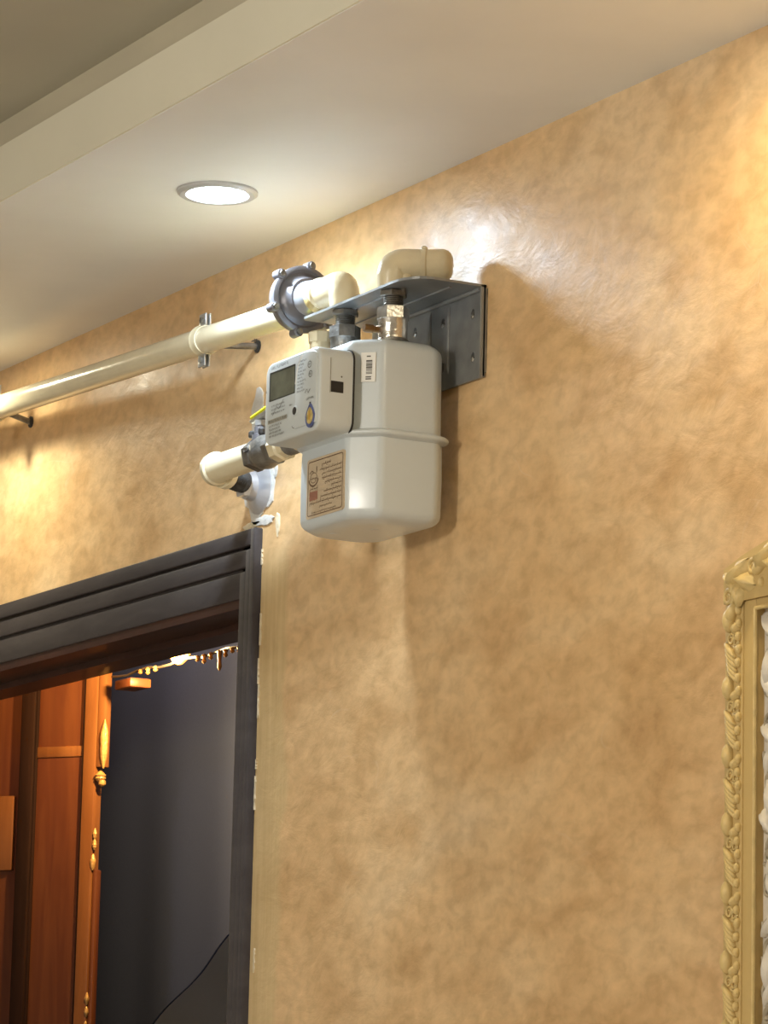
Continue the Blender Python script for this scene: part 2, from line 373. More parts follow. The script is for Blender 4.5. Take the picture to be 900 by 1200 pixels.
# ------------------------------------------------------------------ door frame
door = thing('door_1', 'dark stepped wooden door frame below the gas meter', None, (DX1, 0, -Z0), kind='structure')
XO, ZO = -0.397, -0.071
ax = (0.0, 0.015, 0.033, 0.052); az = (0.0, 0.026, 0.054, 0.090); dep = (0.0115, 0.0090, 0.0065)
for k in range(3):
    g = 0.0040
    bm = NB(); box(bm, DX0-0.05, XO-ax[k]-0.0008, -dep[k], 0.002, ZO-az[k+1]+(g if k < 2 else 0), ZO-az[k], 0.0022)
    obj('head_moulding', bm, 'casing', door)
    bm = NB(); box(bm, XO-ax[k+1]+(g*0.6 if k < 2 else 0), XO-ax[k], -dep[k]-0.0004, 0.0025, -Z0, ZO-az[k]-0.0010, 0.0018)
    obj('jamb_moulding', bm, 'casing', door)
bm = NB(); box(bm, DX0-0.05, XO-0.002, -0.002, 0.003, DT, ZO-0.003); box(bm, DX1, XO-0.002, -0.002, 0.003, -Z0, ZO-0.004); obj('moulding_back', bm, 'casing', door, smooth=False)
bm = NB(); box(bm, DX0, DX1, -0.004, WT+0.015, DT-0.012, DT); obj('head_lining', bm, 'lining', door, smooth=False, label='dark reddish wooden head lining')
bm = NB(); box(bm, DX0, DX1, 0.055, 0.072, DT-0.022, DT-0.012); obj('door_stop', bm, 'lining', door, smooth=False)
bm = NB(); box(bm, DX1-0.0, DX1+0.012, -0.004, WT+0.015, -Z0, DT); obj('jamb_lining', bm, 'lining', door, smooth=False)

# ------------------------------------------------------------------ filler, chips on the wall
def ragged(cx, cz, rx, rz, n=26, amp=0.25, rng=random):
    ph = [rng.uniform(0, 6.28) for _ in range(4)]
    out = []
    for i in range(n):
        a = 2*PI*i/n; k = 1+amp*(0.5*math.sin(2*a+ph[0])+0.35*math.sin(3*a+ph[1])+0.3*math.sin(5*a+ph[2])+0.25*math.sin(9*a+ph[3]))
        out.append((cx+rx*k*math.cos(a), cz+rz*k*math.sin(a)))
    return out
for (cx, cz, rx, rz, mt) in ((-0.412, -0.014, 0.042, 0.046, 'patch'), (-0.415, 0.070, 0.024, 0.046, 'patch'), (-0.362, 0.000, 0.004, 0.010, 'patch'),
                             (-0.395, -0.062, 0.030, 0.007, 'patch'), (-0.352, -0.072, 0.006, 0.014, 'chip'), (-0.430, -0.064, 0.025, 0.005, 'chip')):
    bm = plate(NB(), ragged(cx, cz, rx, rz), -0.0018, 0.001, 0.001); obj('plaster_patch', bm, mt, wall_back)
rng = random.Random(3)
z = -0.10
while z > -1.0:
    h = rng.uniform(0.012, 0.05)
    if rng.random() < 0.62:
        xo = XO+rng.uniform(0.001, 0.004)+ (0.012 if z < -0.45 and rng.random() < 0.5 else 0)
        n = 12; l = [(xo-0.0012-rng.uniform(0, 0.0008), z-h*i/n) for i in range(n+1)]; r_ = [(xo+rng.uniform(-0.0006, 0.0018), z-h*i/n) for i in range(n, -1, -1)]
        bm = plate(NB(), l+r_, -0.0018, 0.001); obj('plaster_chip', bm, 'chip', wall_back)
    z -= h+rng.uniform(0.0, 0.02)
bm = NB(); box(bm, -0.4395, -0.4380, -0.0008, 0.001, 0.179, 0.204); box(bm, -0.447, -0.431, -0.0008, 0.001, 0.189, 0.1905)
obj('pencil_mark', bm, 'ink', wall_back, smooth=False)

# ------------------------------------------------------------------ recessed ceiling lamps
def downlight(x, y, label, cool, power, ceil_z=CE, col=None):
    t = thing('downlight', label, 'ceiling lamp', (x, y, ceil_z), group='recessed lamps of the ceiling')
    bm = NB()
    rings = []
    for r, z in ((0.051, ceil_z+0.002), (0.051, ceil_z-0.003), (0.047, ceil_z-0.006), (0.040, ceil_z-0.0055), (0.036, ceil_z-0.001), (0.034, ceil_z+0.002)):
        rings.append([(x+r*math.cos(2*PI*i/40), y+r*math.sin(2*PI*i/40), z) for i in range(40)])
    loft(bm, rings, (False, False)); obj('ring', bm, 'lampring', t)
    bm = NB(); lathe(bm, (x, y, ceil_z+0.0005), (0, 0, -1), [(0, 0.0345), (0.002, 0.034), (0.0045, 0.028), (0.006, 0.014), (0.0065, 0.0)], 32)
    obj('lens', bm, 'e_cool' if cool else 'e_warm', t)
    ld = bpy.data.lights.new('downlight_beam', 'SPOT'); lo = bpy.data.objects.new('downlight_beam', ld); COL.objects.link(lo)
    lo.location = T((x, y, ceil_z-0.012)); lo.parent = t; lo.matrix_parent_inverse = Matrix.Translation(-T((x, y, ceil_z)))
    ld.energy = power; ld.color = col or ((0.72, 0.86, 1.0) if cool else (1.0, 0.78, 0.42))
    ld.spot_size = math.radians(162); ld.spot_blend = 0.75; ld.shadow_soft_size = 0.040
    return t
downlight(-0.168, -0.191, 'cool white round recessed lamp in the dropped ceiling above the gas meter', True, P_COOL)
downlight(-1.198, -0.191, 'warm round recessed lamp outside the picture at left', False, P_WARM_L, col=(1.0, 0.96, 0.76))
downlight(0.862, -0.191, 'warm round recessed lamp outside the picture at right', False, P_WARM_R)

# unseen pendant added as soft fill light for the room
rl = thing('fill_pendant', 'added round white pendant giving fill light, out of view', 'ceiling lamp', (1.3, -2.7, UP))
bm = NB(); lathe(bm, (1.3, -2.7, UP), (0, 0, -1), [(0, 0.05), (0.02, 0.045), (0.022, 0.006), (0.12, 0.006)], 20); obj('rod', bm, 'lampring', rl)
bm = NB(); lathe(bm, (1.3, -2.7, UP-0.11), (0, 0, -1), [(0.0, 0.02)]+[(0.14-0.13*math.cos(PI*i/14), 0.13*math.sin(PI*i/14)) for i in range(1, 14)]+[(0.27, 0.001)], 28)
obj('globe', bm, emis('fill_pendant_glow', (1.0, 0.945, 0.85), 4.0), rl)
ld = bpy.data.lights.new('pendant_fill', 'POINT'); lo = bpy.data.objects.new('pendant_fill', ld); COL.objects.link(lo)
lo.location = T((1.3, -2.7, UP-0.42)); lo.parent = rl; lo.matrix_parent_inverse = Matrix.Translation(-T((1.3, -2.7, UP)))
ld.energy = P_FILL; ld.color = (1.0, 0.945, 0.85); ld.shadow_soft_size = 0.13

# ================================================================== gas pipe, clamps
PA, PB = Vector((-1.186, -0.060, 0.217)), Vector((-0.170, -0.0855, 0.1640))
pd = (PB-PA).normalized()
def on_pipe(x): t = (x-PA.x)/pd.x; return PA+pd*t
p0 = on_pipe(-2.0)
bm = NB(); tube(bm, [p0, PB], 0.0178, 28)
pipe = obj('gas_pipe', bm, 'creamsm', label='long cream painted gas pipe running left along the wall', category='pipe')
def clamp(x, label, rodz):
    c = on_pipe(x); t = thing('pipe_clamp', label, 'pipe clamp', (x, 0, c.z), group='clamps holding the gas pipe')
    bm = NB(); lathe(bm, c-pd*0.009, pd, [(0, 0.0182), (0, 0.0200), (0.003, 0.0212), (0.006, 0.0200), (0.018, 0.0198), (0.018, 0.0182)], 28, (False, False)); obj('band', bm, 'creamsm', t)
    for s in (1, -1):
        for k, yy in enumerate((-0.0032, 0.0032)):
            bm = NB(); zz = (0.0192, 0.036)
            box(bm, c.x-0.010, c.x+0.010, c.y+yy-0.0014, c.y+yy+0.0014, c.z+min(s*zz[0], s*zz[1]), c.z+max(s*zz[0], s*zz[1]), 0.001); obj('ear', bm, 'galvl', t)
        bm = NB(); lathe(bm, (c.x, c.y-0.0075, c.z+s*0.027), (0, 1, 0), [(0, 0.004), (0.0032, 0.005), (0.0034, 0.0022), (0.013, 0.0022)], 6); obj('bolt', bm, 'darksteel', t)
    bm = NB(); tube(bm, [(c.x, c.y+0.0195, c.z-0.004), (x, -0.002, c.z+rodz)], 0.0045, 10); obj('stand_off_rod', bm, 'darksteel', t)
    bm = NB(); lathe(bm, (x, 0.001, c.z+rodz), (0, -1, 0), [(0, 0.009), (0.003, 0.009), (0.004, 0.006)], 12); obj('wall_plug', bm, 'black', t)
clamp(-0.428, 'metal pipe clamp with bolted ears on the gas pipe near the regulator', 0.002)
clamp(-1.205, 'metal pipe clamp at the left edge of the picture on the gas pipe', -0.014)

# ------------------------------------------------------------------ regulator with elbow into the bracket
RY, RZ = -0.0855, 0.1690
VY, VZ = -0.0800, -0.0040
reg = thing('gas_regulator', 'round grey gas regulator with bolted rim at the end of the long pipe', 'gas regulator', (-0.145, RY, RZ-0.045))
bm = NB(); lathe(bm, (-0.154, RY, RZ+0.005), (1, 0, 0), [(0, 0.024), (0.004, 0.036), (0.010, 0.0405), (0.019, 0.0415), (0.021, 0.0430), (0.027, 0.0430), (0.029, 0.0400), (0.0295, 0.0375), (0.026, 0.0345), (0.028, 0.031), (0.034, 0.0262), (0.040, 0.0245)], 48)
obj('housing', bm, 'alu', reg)
for k in range(6):
    a = math.radians(20+60*k); cy, cz = RY+0.0440*math.cos(a), RZ+0.005+0.0440*math.sin(a)
    bm = NB(); lathe(bm, (-0.140, cy, cz), (1, 0, 0), [(0, 0.0050), (0.001, 0.0062), (0.016, 0.0062), (0.017, 0.0050)], 14); lg = obj('lug', bm, 'alu', reg)
    bm = NB(); lathe(bm, (-0.1228, cy, cz), (1, 0, 0), [(0, 0.0040), (0.0028, 0.0038), (0.0032, 0.002)], 6); obj('screw_head', bm, 'darksteel', lg)
bm = NB(); lathe(bm, (-0.122, RY, RZ+0.003), (1, 0, 0), [(0, 0.0235), (0.005, 0.0228), (0.020, 0.0212), (0.026, 0.0192), (0.034, 0.0188)], 32); obj('outlet_boss', bm, 'alul', reg)
bm = NB(); lathe(bm, (-0.092, RY, RZ), (1, 0, 0), [(0, 0.0192), (0.003, 0.0205), (0.012, 0.0200), (0.018, 0.0180)], 24); obj('thread_tape', bm, 'brasspaint', reg)
bm = NB(); tube(bm, [(-0.128, VY+0.002, VZ), (-0.116, -0.070, VZ), (-0.116, -0.066, 0.128)], 0.0135, 20, bend=0.02); obj('inlet_riser', bm, 'cream', reg, label='cream inlet pipe rising to the regulator')
bm = NB(); lathe(bm, (-0.116, -0.066, 0.118), (0, 0, 1), [(0, 0.016), (0.012, 0.017), (0.014, 0.014)], 8); obj('inlet_nut', bm, 'cream', reg)

PX = (-0.0150, 0.1080); PY = -0.0850
def painted(bm, amt=0.0007, seed=1):
    rg = random.Random(seed)
    for v in bm.verts: v.co += Vector((rg.uniform(-amt, amt), rg.uniform(-amt, amt), rg.uniform(-amt, amt)))
    return bm
el = thing('pipe_elbow', 'small cream elbow joining the regulator to the bracket', 'pipe elbow', (PX[0], PY, 0.1405))
bm = NB(); tube(bm, [(-0.082, RY, RZ+0.002), (PX[0]-0.004, RY, RZ+0.002), (PX[0]-0.002, PY, 0.1415)], [0.0185, 0.0192, 0.0185], 24, bend=0.030, bseg=9); obj('bend', painted(bm, 0.0003, 2), 'cream', el)
bm = NB(); lathe(bm, (-0.085, RY, RZ+0.002), (1, 0, 0), [(0, 0.0195), (0.002, 0.0205), (0.010, 0.0205), (0.012, 0.019)], 24); obj('collar', bm, 'cream', el)

el = thing('pipe_elbow', 'large lumpy cream elbow with a capped stub on top of the bracket', 'pipe elbow', (PX[1], PY, 0.1405))
dirv = Vector((0.56, 0.83, 0.0)).normalized()
top = Vector((PX[1]-0.003, PY, 0.1700)); end = top+dirv*0.068
bm = NB(); tube(bm, [(PX[1]-0.003, PY, 0.1415), top, top+dirv*0.040], [0.0180, 0.0200, 0.0190], 24, bend=0.020, bseg=8); obj('bend', painted(bm, 0.0005, 4), 'cream', el)
bm = NB(); lathe(bm, top+dirv*0.034, dirv, [(0, 0.0188), (0.0015, 0.0206), (0.006, 0.0208), (0.008, 0.0192)], 24); obj('collar', bm, 'cream', el)
bm = NB(); lathe(bm, top+dirv*0.040, dirv, [(0, 0.0192), (0.020, 0.0196)]+[(0.020+0.012*math.sin(PI/2*i/5), 0.0196-0.0125*(1-math.cos(PI/2*i/5))) for i in range(1, 6)], 24); obj('capped_stub', painted(bm, 0.0003, 5), 'cream', el)
bm = NB(); bmesh.ops.create_icosphere(bm, subdivisions=2, radius=0.0045, matrix=Matrix.Translation(top+dirv*0.037+Vector((0, 0, 0.0200)))); obj('paint_drip', bm, 'cream', el)
bm = NB(); bmesh.ops.create_icosphere(bm, subdivisions=2, radius=0.0075, matrix=Matrix.Translation(top+dirv*0.020+Vector((0.006, -0.007, -0.018)))); obj('paint_drip', bm, 'cream', el)

# ================================================================== mounting bracket
br = thing('mounting_bracket', 'grey galvanised steel angle bracket screwed to the wall above the gas meter', 'bracket', (0.047, 0, 0.03))
BX0, BX1, BZ0, BZ1, BD = -0.093, 0.187, 0.029, 0.141, 0.105
holes = [(0.161, 0.110), (0.163, 0.057), (0.089, 0.112), (0.089, 0.057), (0.019, 0.114), (0.019, 0.057), (-0.062, 0.110), (-0.062, 0.057)]
def cut_plate():
    """back plate with real slotted screw holes, tessellated on a grid around each hole"""
    bm = NB(); y0, y1 = -0.0055, -0.0025
    xs = sorted({BX0, BX1} | {h[0]+s*0.012 for h in holes for s in (-1, 1)}); zs = sorted({BZ0, BZ1} | {0.045, 0.069, 0.099, 0.125})
    for y in (y0, y1):
        for i in range(len(xs)-1):
            for j in range(len(zs)-1):
                a, b, c, d = xs[i], xs[i+1], zs[j], zs[j+1]
                hh = [h for h in holes if a < h[0] < b and c < h[1] < d]
                corners = [(a, c), (b, c), (b, d), (a, d)]
                if not hh:
                    bm.faces.new([bm.verts.new((p[0], y, p[1])) for p in corners]); continue
                hx, hz = hh[0]; n = 16
                ring = [(hx+0.0042*math.cos(2*PI*k/n), hz+0.0062*math.sin(2*PI*k/n)) for k in range(n)]
                outr = []
                for k in range(n):
                    ca, sa = math.cos(2*PI*k/n), math.sin(2*PI*k/n); s = max(abs(ca), abs(sa))
                    u, v = ca/s, sa/s
                    outr.append((hx+(u*(b-hx) if u > 0 else -u*(a-hx)), hz+(v*(d-hz) if v > 0 else -v*(c-hz))))
                for k in range(n):
                    k2 = (k+1) % n
                    bm.faces.new([bm.verts.new((p[0], y, p[1])) for p in (ring[k], ring[k2], outr[k2], outr[k])])
    for hx, hz in holes:
        n = 16
        for k in range(n):
            q = []
            for kk, y in ((k, y0), (k+1, y0), (k+1, y1), (k, y1)):
                q.append(bm.verts.new((hx+0.0042*math.cos(2*PI*kk/n), y, hz+0.0062*math.sin(2*PI*kk/n))))
            bm.faces.new(q)
    for (xa, za, xb, zb2) in ((BX0, BZ0, BX1, BZ0), (BX1, BZ0, BX1, BZ1), (BX1, BZ1, BX0, BZ1), (BX0, BZ1, BX0, BZ0)):
        bm.faces.new([bm.verts.new(p) for p in ((xa, y0, za), (xb, y0, zb2), (xb, y1, zb2), (xa, y1, za))])
    bmesh.ops.remove_doubles(bm, verts=bm.verts, dist=1e-6)
    return bm
bp_ = obj('back_plate', cut_plate(), 'galv', br, smooth=False)
bm = NB(); box(bm, BX0, BX1, -0.0025, 0.0005, BZ0+0.006, BZ1-0.004); obj('spacer', bm, 'darksteel', bp_, smooth=False)
for xr in (-0.02, 0.058, 0.104):
    bm = NB(); tube(bm, [(xr, -0.0052, BZ0+0.018), (xr, -0.0062, BZ0+0.026), (xr, -0.0062, BZ1-0.018), (xr, -0.0052, BZ1-0.010)], [0.0008, 0.0021, 0.0021, 0.0008], 10); obj('rib', bm, 'galv', bp_)
bm = NB(); tube(bm, [(BX1-0.009, -0.0055, BZ0+0.004), (BX1-0.009, -0.0055, BZ1-0.004)], 0.0012, 10); obj('folded_edge', bm, 'galv', bp_)
bm = NB(); box(bm, BX1-0.003, BX1, -0.010, -0.0025, BZ0, BZ1, 0.0008); obj('side_lip', bm, 'galv', bp_)
for hx, hz in (holes[0], holes[1], holes[2], holes[4]):
    bm = NB(); lathe(bm, (hx+0.0003, -0.0030, hz-0.003), (0, -1, 0), [(0, 0.0034), (0.0035, 0.0034), (0.0045, 0.0022)], 6); obj('screw', bm, 'steel', bp_)
# shelf: outline with rounded front-right corner, slightly raised front edge
def shelf():
    bm = NB(); o = [(BX0, 0.0), (BX0, -BD+0.004), (BX0+0.006, -BD)]
    for i in range(7):
        a = math.radians(-90+90*i/6); o.append((BX1-0.045+0.045*math.cos(a), -BD+0.030+0.030*math.sin(a)))
    o.append((BX1, -0.0025)); o.append((BX0, -0.0025)); o = o[1:]
    rings = [[(x, y, z) for x, y in o] for z in (0.1380, 0.1410)]
    return loft(bm, rings)
sh = obj('shelf', shelf(), 'galv', br, smooth=False)
bm = NB(); tube(bm, [(BX0+0.012, -BD+0.024, 0.1378), (0.125, -BD+0.024, 0.1378)], 0.0016, 8); obj('stiffening_rib', bm, 'galv', sh)
bm = NB(); tube(bm, [(BX0+0.012, -0.040, 0.1378), (BX1-0.02, -0.040, 0.1378)], 0.0016, 8); obj('stiffening_rib', bm, 'galv', sh)
bm = NB(); tube(bm, [(BX0+0.01, -0.0078, 0.1362), (BX1-0.004, -0.0078, 0.1362)], 0.0030, 10); obj('fold', bm, 'galv', sh)

# ================================================================== gas meter
mt = thing('gas_meter', 'grey beige gas meter with digital counter box hanging from the wall bracket', 'gas meter', (0.0475, -0.0835, -0.145))
MX, MY, HW, HD = 0.0520, -0.0835, 0.0890, 0.0615
def ringm(z, d, ch=0.031, r=0.0065, nseg=4):
    hw, hd, c = HW-d, HD-d, max(ch-0.586*d*0.5, 0.012)
    P = [(hw, -hd+c), (hw, hd-c*0.55), (hw-c*0.55, hd), (-hw+c*0.55, hd), (-hw, hd-c*0.55), (-hw, -hd+c), (-hw+c, -hd), (hw-c, -hd)]
    out = []; n = len(P)
    for i in range(n):
        p = Vector(P[i]); a = Vector(P[i-1]); b = Vector(P[(i+1) % n])
        q = min(r, (a-p).length*0.45, (b-p).length*0.45); s = p+(a-p).normalized()*q; e = p+(b-p).normalized()*q
        for k in range(nseg+1):
            t = k/nseg; v = (s*(1-t)+p*t)*(1-t)+(p*(1-t)+e*t)*t; out.append((MX+v.x, MY+v.y, z))
    return out
FZ = -0.0425
bm = NB(); rb = 0.013
rings = [ringm(-0.1475, 0.032), ringm(-0.1468, 0.016)]+[ringm(-0.1455+rb*(1-math.sin(PI/2*k/6)) if k else -0.1455+rb*1.0*0, 0) for k in ()]
for k in range(7):
    a = PI/2*k/6; rings.append(ringm(-0.1455+rb*(1-math.cos(a)), rb*(1-math.sin(a))))
rings += [ringm(-0.09, -0.0006), ringm(FZ-0.004, 0.0)]
loft(bm, rings); lower = obj('lower_body', bm, 'meter', mt, angle=50)
bm = NB(); ru = 0.014; rings = [ringm(FZ+0.004, 0.0012), ringm(0.02, 0.0016)]
for k in range(7):
    a = PI/2*k/6; rings.append(ringm(0.0735-ru*(1-math.sin(a)), 0.0018+ru*(1-math.cos(a))))
rings.append(ringm(0.0755, 0.026)); rings.append(ringm(0.0765, 0.040))
loft(bm, rings); upper = obj('upper_body', bm, 'meter', mt, angle=50)
bm = NB(); rings = []
for k in range(9):
    a = -PI/2+PI*k/8; rings.append(ringm(FZ+0.0034*math.sin(a), -0.0045-0.0034*math.cos(a), 0.034, 0.014))
rings = [ringm(FZ-0.0060, 0.001)]+rings+[ringm(FZ+0.0060, 0.002)]
loft(bm, rings, (False, False)); obj('crimped_flange', bm, 'meter', mt, angle=60)
for (x, y) in ((0.075, -0.085), (0.02, -0.11)):
    bm = NB(); lathe(bm, (x, y, -0.1470), (0, 0, -1), [(0, 0.006), (0.0010, 0.0055), (0.0013, 0.0)], 16); obj('bottom_dimple', bm, 'meter', lower)
# connections
for k, x in enumerate(PX):
    dark = k == 0
    bm = NB(); lathe(bm, (x, PY, 0.0745), (0, 0, 1), [(0, 0.0205), (0.003, 0.0190), (0.004, 0.0178), (0.026, 0.0178), (0.028, 0.0190)], 32); obj('spigot', bm, 'steel' if not dark else 'darksteel', mt)
    bm = NB(); lathe(bm, (x, PY, 0.1010), (0, 0, 1), [(0, 0.0160), (0.0012, 0.0195), (0.0158, 0.0195), (0.0172, 0.0160)], 6, phase=0.35); obj('union_nut', bm, 'steel' if not dark else 'darksteel', mt, smooth=False)
    bm = NB(); prof = [(0, 0.0118)]
    for i in range(5): prof += [(0.002+i*0.0024, 0.0126), (0.0032+i*0.0024, 0.0112)]
    lathe(bm, (x, PY, 0.1175), (0, 0, 1), prof+[(0.0205, 0.0118)], 20); obj('threaded_neck', bm, 'darksteel', mt)
    bm = NB(); lathe(bm, (x, PY, 0.1300), (0, 0, 1), [(0, 0.0150), (0.001, 0.0172), (0.0065, 0.0172), (0.0078, 0.0150)], 6, phase=0.1); obj('lock_nut', bm, 'darksteel', mt, smooth=False)
bm = NB(); lathe(bm, (PX[1]-0.004, PY-0.014, 0.089), Vector((-0.05, -1, 0.02)), [(0, 0.0042), (0.010, 0.0042), (0.011, 0.0052), (0.021, 0.0052), (0.0225, 0.0044)], 14); obj('test_nipple', bm, 'brass', mt, label='brown brass test nipple')

# counter box
CX0, CX1, CZ0, CZ1, CF = -0.0165, 0.1260, -0.0445, 0.0560, -0.1905
cbx = obj('counter_box', plate(NB(), rrect(CX0, CX1, CZ0, CZ1, 0.015, 7), CF, MY-HD+0.001, 0.0035), 'plastic', mt, angle=40)
bm = plate(NB(), rrect(CX0-0.0012, CX1+0.0012, CZ0-0.0012, CZ1+0.0012, 0.016, 7), MY-HD-0.0015, MY-HD+0.0005); obj('gasket', bm, 'seam', cbx)
FR = CF-0.0004
f3 = lambda x, z: (x, FR-0.0002, z)
# raised right half of the face with a curved upper left edge
o = [(0.066, -0.036), (0.1195, -0.036), (0.1215, -0.034), (0.1215, 0.040), (0.119, 0.0475), (0.112, 0.0515), (0.096, 0.0525), (0.085, 0.050), (0.077, 0.044), (0.072, 0.036), (0.069, 0.026), (0.067, 0.012)]
bm = plate(NB(), o, CF-0.0018, CF+0.001, 0.001); rp = obj('raised_panel', bm, 'plastic', cbx)
g3 = lambda x, z: (x, CF-0.0021, z)
bm = NB(); stroke(bm, [(0.0672, 0.018), (0.069, 0.028), (0.0725, 0.038), (0.0775, 0.0455), (0.0845, 0.0508)], 0.0032, lambda x, z: (x, CF-0.0020, z)); obj('painted_lip_glint', bm, 'white', rp)  # white stroke paints the highlight along the curved edge
bm = plate(NB(), rrect(-0.0045, 0.0625, 0.0085, 0.0440, 0.001, 2), CF-0.0006, CF+0.001); lc = obj('display_rim', bm, 'lcdrim', cbx)
bm = plate(NB(), rrect(-0.0005, 0.0620, 0.0095, 0.0415, 0.001, 2), CF-0.0010, CF+0.001); obj('display', bm, 'lcd', lc, label='dark grey green display glass')
rng = random.Random(11)
bm = NB(); latin_line(bm, 0.000, 0.046, 0.0475, 0.0030, f3, rng)
latin_line(bm, -0.0145, -0.0085, 0.021, 0.0028, f3, rng)
for k in range(4): latin_line(bm, -0.002, 0.030-0.004*(k % 2)+0.012*(k == 3), -0.0235-0.0042*k, 0.0022, f3, rng)
for k in range(3): latin_line(bm, 0.002, 0.038, 0.001-0.0045*k, 0.0018, f3, rng)
stroke(bm, [(0.006, -0.010), (0.016, 0.0), (0.022, -0.004), (0.034, 0.006)], 0.0008, f3)
latin_line(bm, 0.050, 0.058, -0.0055, 0.0020, f3, rng)
obj('printed_lettering', bm, 'ink', cbx, smooth=False, kind='stuff')
bm = NB(); quad(bm, f3, -0.006, 0.044, -0.0190, -0.0140)
obj('printed_band', bm, mat('faint_print', (0.36, 0.34, 0.27), 0.5), cbx, smooth=False)
bm = NB(); latin_line(bm, -0.004, 0.043, -0.0178, 0.0026, lambda x, z: (x, FR-0.0004, z), rng); obj('serial_lettering', bm, 'ink', cbx, smooth=False, kind='stuff')
bm = NB()
for k in range(10): latin_line(bm, 0.0745-0.0003*k, 0.094-0.004*(k % 3), 0.0425-0.0040*k, 0.0020, g3, rng)
for (x, z) in ((0.103, 0.036), (0.106, 0.024)):
    stroke(bm, [(x+0.0045*math.cos(2*PI*i/12), z+0.0038*math.sin(2*PI*i/12)) for i in range(13)], 0.0009, g3); latin_line(bm, x-0.003, x+0.003, z-0.001, 0.0022, g3, rng)
stroke(bm, [(0.093, 0.003), (0.098, 0.007), (0.101, 0.002), (0.106, 0.006)], 0.0010, g3)
latin_line(bm, 0.097, 0.116, -0.0065, 0.0024, g3, rng); quad(bm, g3, 0.105, 0.109, -0.0125, -0.0100)
obj('printed_lettering', bm, 'ink', rp, smooth=False, kind='stuff')
bm = NB(); lathe(bm, (0.0685, CF-0.0016, -0.0145), (0, -1, 0), [(0, 0.0062), (0.0012, 0.0058), (0.0014, 0.0044)], 20); obj('button_rim', bm, 'plastic', cbx)
bm = NB(); lathe(bm, (0.0685, CF-0.0022, -0.0145), (0, -1, 0), [(0, 0.0050), (0.0012, 0.0046), (0.0015, 0.0)], 20); obj('push_button', bm, 'black', cbx, label='small black push button')
bm = NB(); stroke(bm, [(0.058, -0.031), (0.061, -0.034), (0.067, -0.034), (0.070, -0.030)], 0.0009, f3); obj('printed_mark', bm, 'ink', cbx, smooth=False, kind='stuff')
# droplet-shaped hologram sticker
def drop(s, cx=0.1080, cz=-0.0265):
    pts = []
    for i in range(24):
        a = 2*PI*i/24; x = 0.0118*math.cos(a); z = 0.0145*math.sin(a)
        if z > 0: x *= (1-0.45*(z/0.0145))
        pts.append((cx+x*s, cz+z*s))
    return pts
st = obj('hologram_sticker', plate(NB(), drop(1.0), CF-0.0026, CF-0.001), 'blue', cbx, label='droplet shaped blue and gold sticker')
obj('sticker_centre', plate(NB(), drop(0.70), CF-0.0030, CF-0.002), 'gold', st)
bm = NB(); quad(bm, lambda x, z: (x, CF-0.0033, z), 0.1055, 0.1095, -0.0315, -0.0210); obj('sticker_mark', bm, 'orange', st, smooth=False)
# right side of the box: black socket, seam
bm = NB(); box(bm, CX1-0.001, CX1+0.0006, -0.1755, -0.1590, 0.0010, 0.0145, 0.0003, 1); obj('side_socket', bm, 'seam', cbx, label='square black socket')
bm = NB(); box(bm, CX1-0.0005, CX1+0.0004, -0.1768, -0.1762, 0.0, 0.042); obj('side_seam', bm, mat('groove', (0.28, 0.27, 0.22), 0.5), cbx, smooth=False)
bm = NB(); lathe(bm, (CX1-0.0005, -0.1615, 0.0205), (1, 0, 0), [(0, 0.0011), (0.0007, 0.0011)], 8); obj('side_pin', bm, 'ink', cbx)

# warning label on the lower body
LF = MY-HD-0.0009
l3 = lambda x, z: (x, LF-0.0003, z)
LX0, LX1, LZ0, LZ1 = 0.0130, 0.1090, -0.1335, -0.0610
lab = obj('warning_label', plate(NB(), rrect(LX0, LX1, LZ0, LZ1, 0.004, 4), LF, LF+0.002), 'labelp', lower, label='beige label printed in brown script')
bm = NB()
o = rrect(LX0+0.004, LX1-0.004, LZ0+0.0035, LZ1-0.0035, 0.003, 3); stroke(bm, o+[o[0]], 0.0011, l3)
rng = random.Random(5)
arabic_line(bm, 0.052, 0.074, -0.0715, 0.0036, l3, rng)
for k in range(8):
    x0 = (0.044, 0.053, 0.053, 0.058, 0.076, 0.056, 0.050, 0.022)[k]; arabic_line(bm, x0, 0.102, -0.0775-0.0055*k, 0.0032, l3, rng)
arabic_line(bm, 0.046, 0.080, -0.1218, 0.0026, l3, rng)
arabic_line(bm, 0.028, 0.090, -0.1275, 0.0024, l3, rng)
stroke(bm, [(0.031+0.0115*math.cos(PI*1.0+PI*i/14*1.0), -0.0860+0.0085*math.sin(PI*1.0+PI*i/14)) for i in range(15)], 0.0020, l3)
stroke(bm, [(0.031+0.0085*math.cos(2*PI*i/16), -0.0845+0.0062*math.sin(2*PI*i/16)) for i in range(17)], 0.0008, l3)
arabic_line(bm, 0.022, 0.040, -0.0860, 0.0034, l3, rng); stroke(bm, [(0.021, -0.0785), (0.026, -0.0755), (0.030, -0.0775)], 0.0012, l3); stroke(bm, [(0.038, -0.0790), (0.0385, -0.0715)], 0.0014, l3)
arabic_line(bm, 0.022, 0.042, -0.0985, 0.0036, l3, rng)
obj('printed_script', bm, 'brownink', lab, smooth=False, kind='stuff')
bm = NB()
for k in range(3): arabic_line(bm, 0.021, 0.041, -0.1040-0.0034*k, 0.0030, l3, rng)
quad(bm, lambda x, z: (x, LF-0.0002, z), 0.021, 0.042, -0.112, -0.101); obj('printed_red_block', bm, 'redink', lab, smooth=False, kind='stuff')

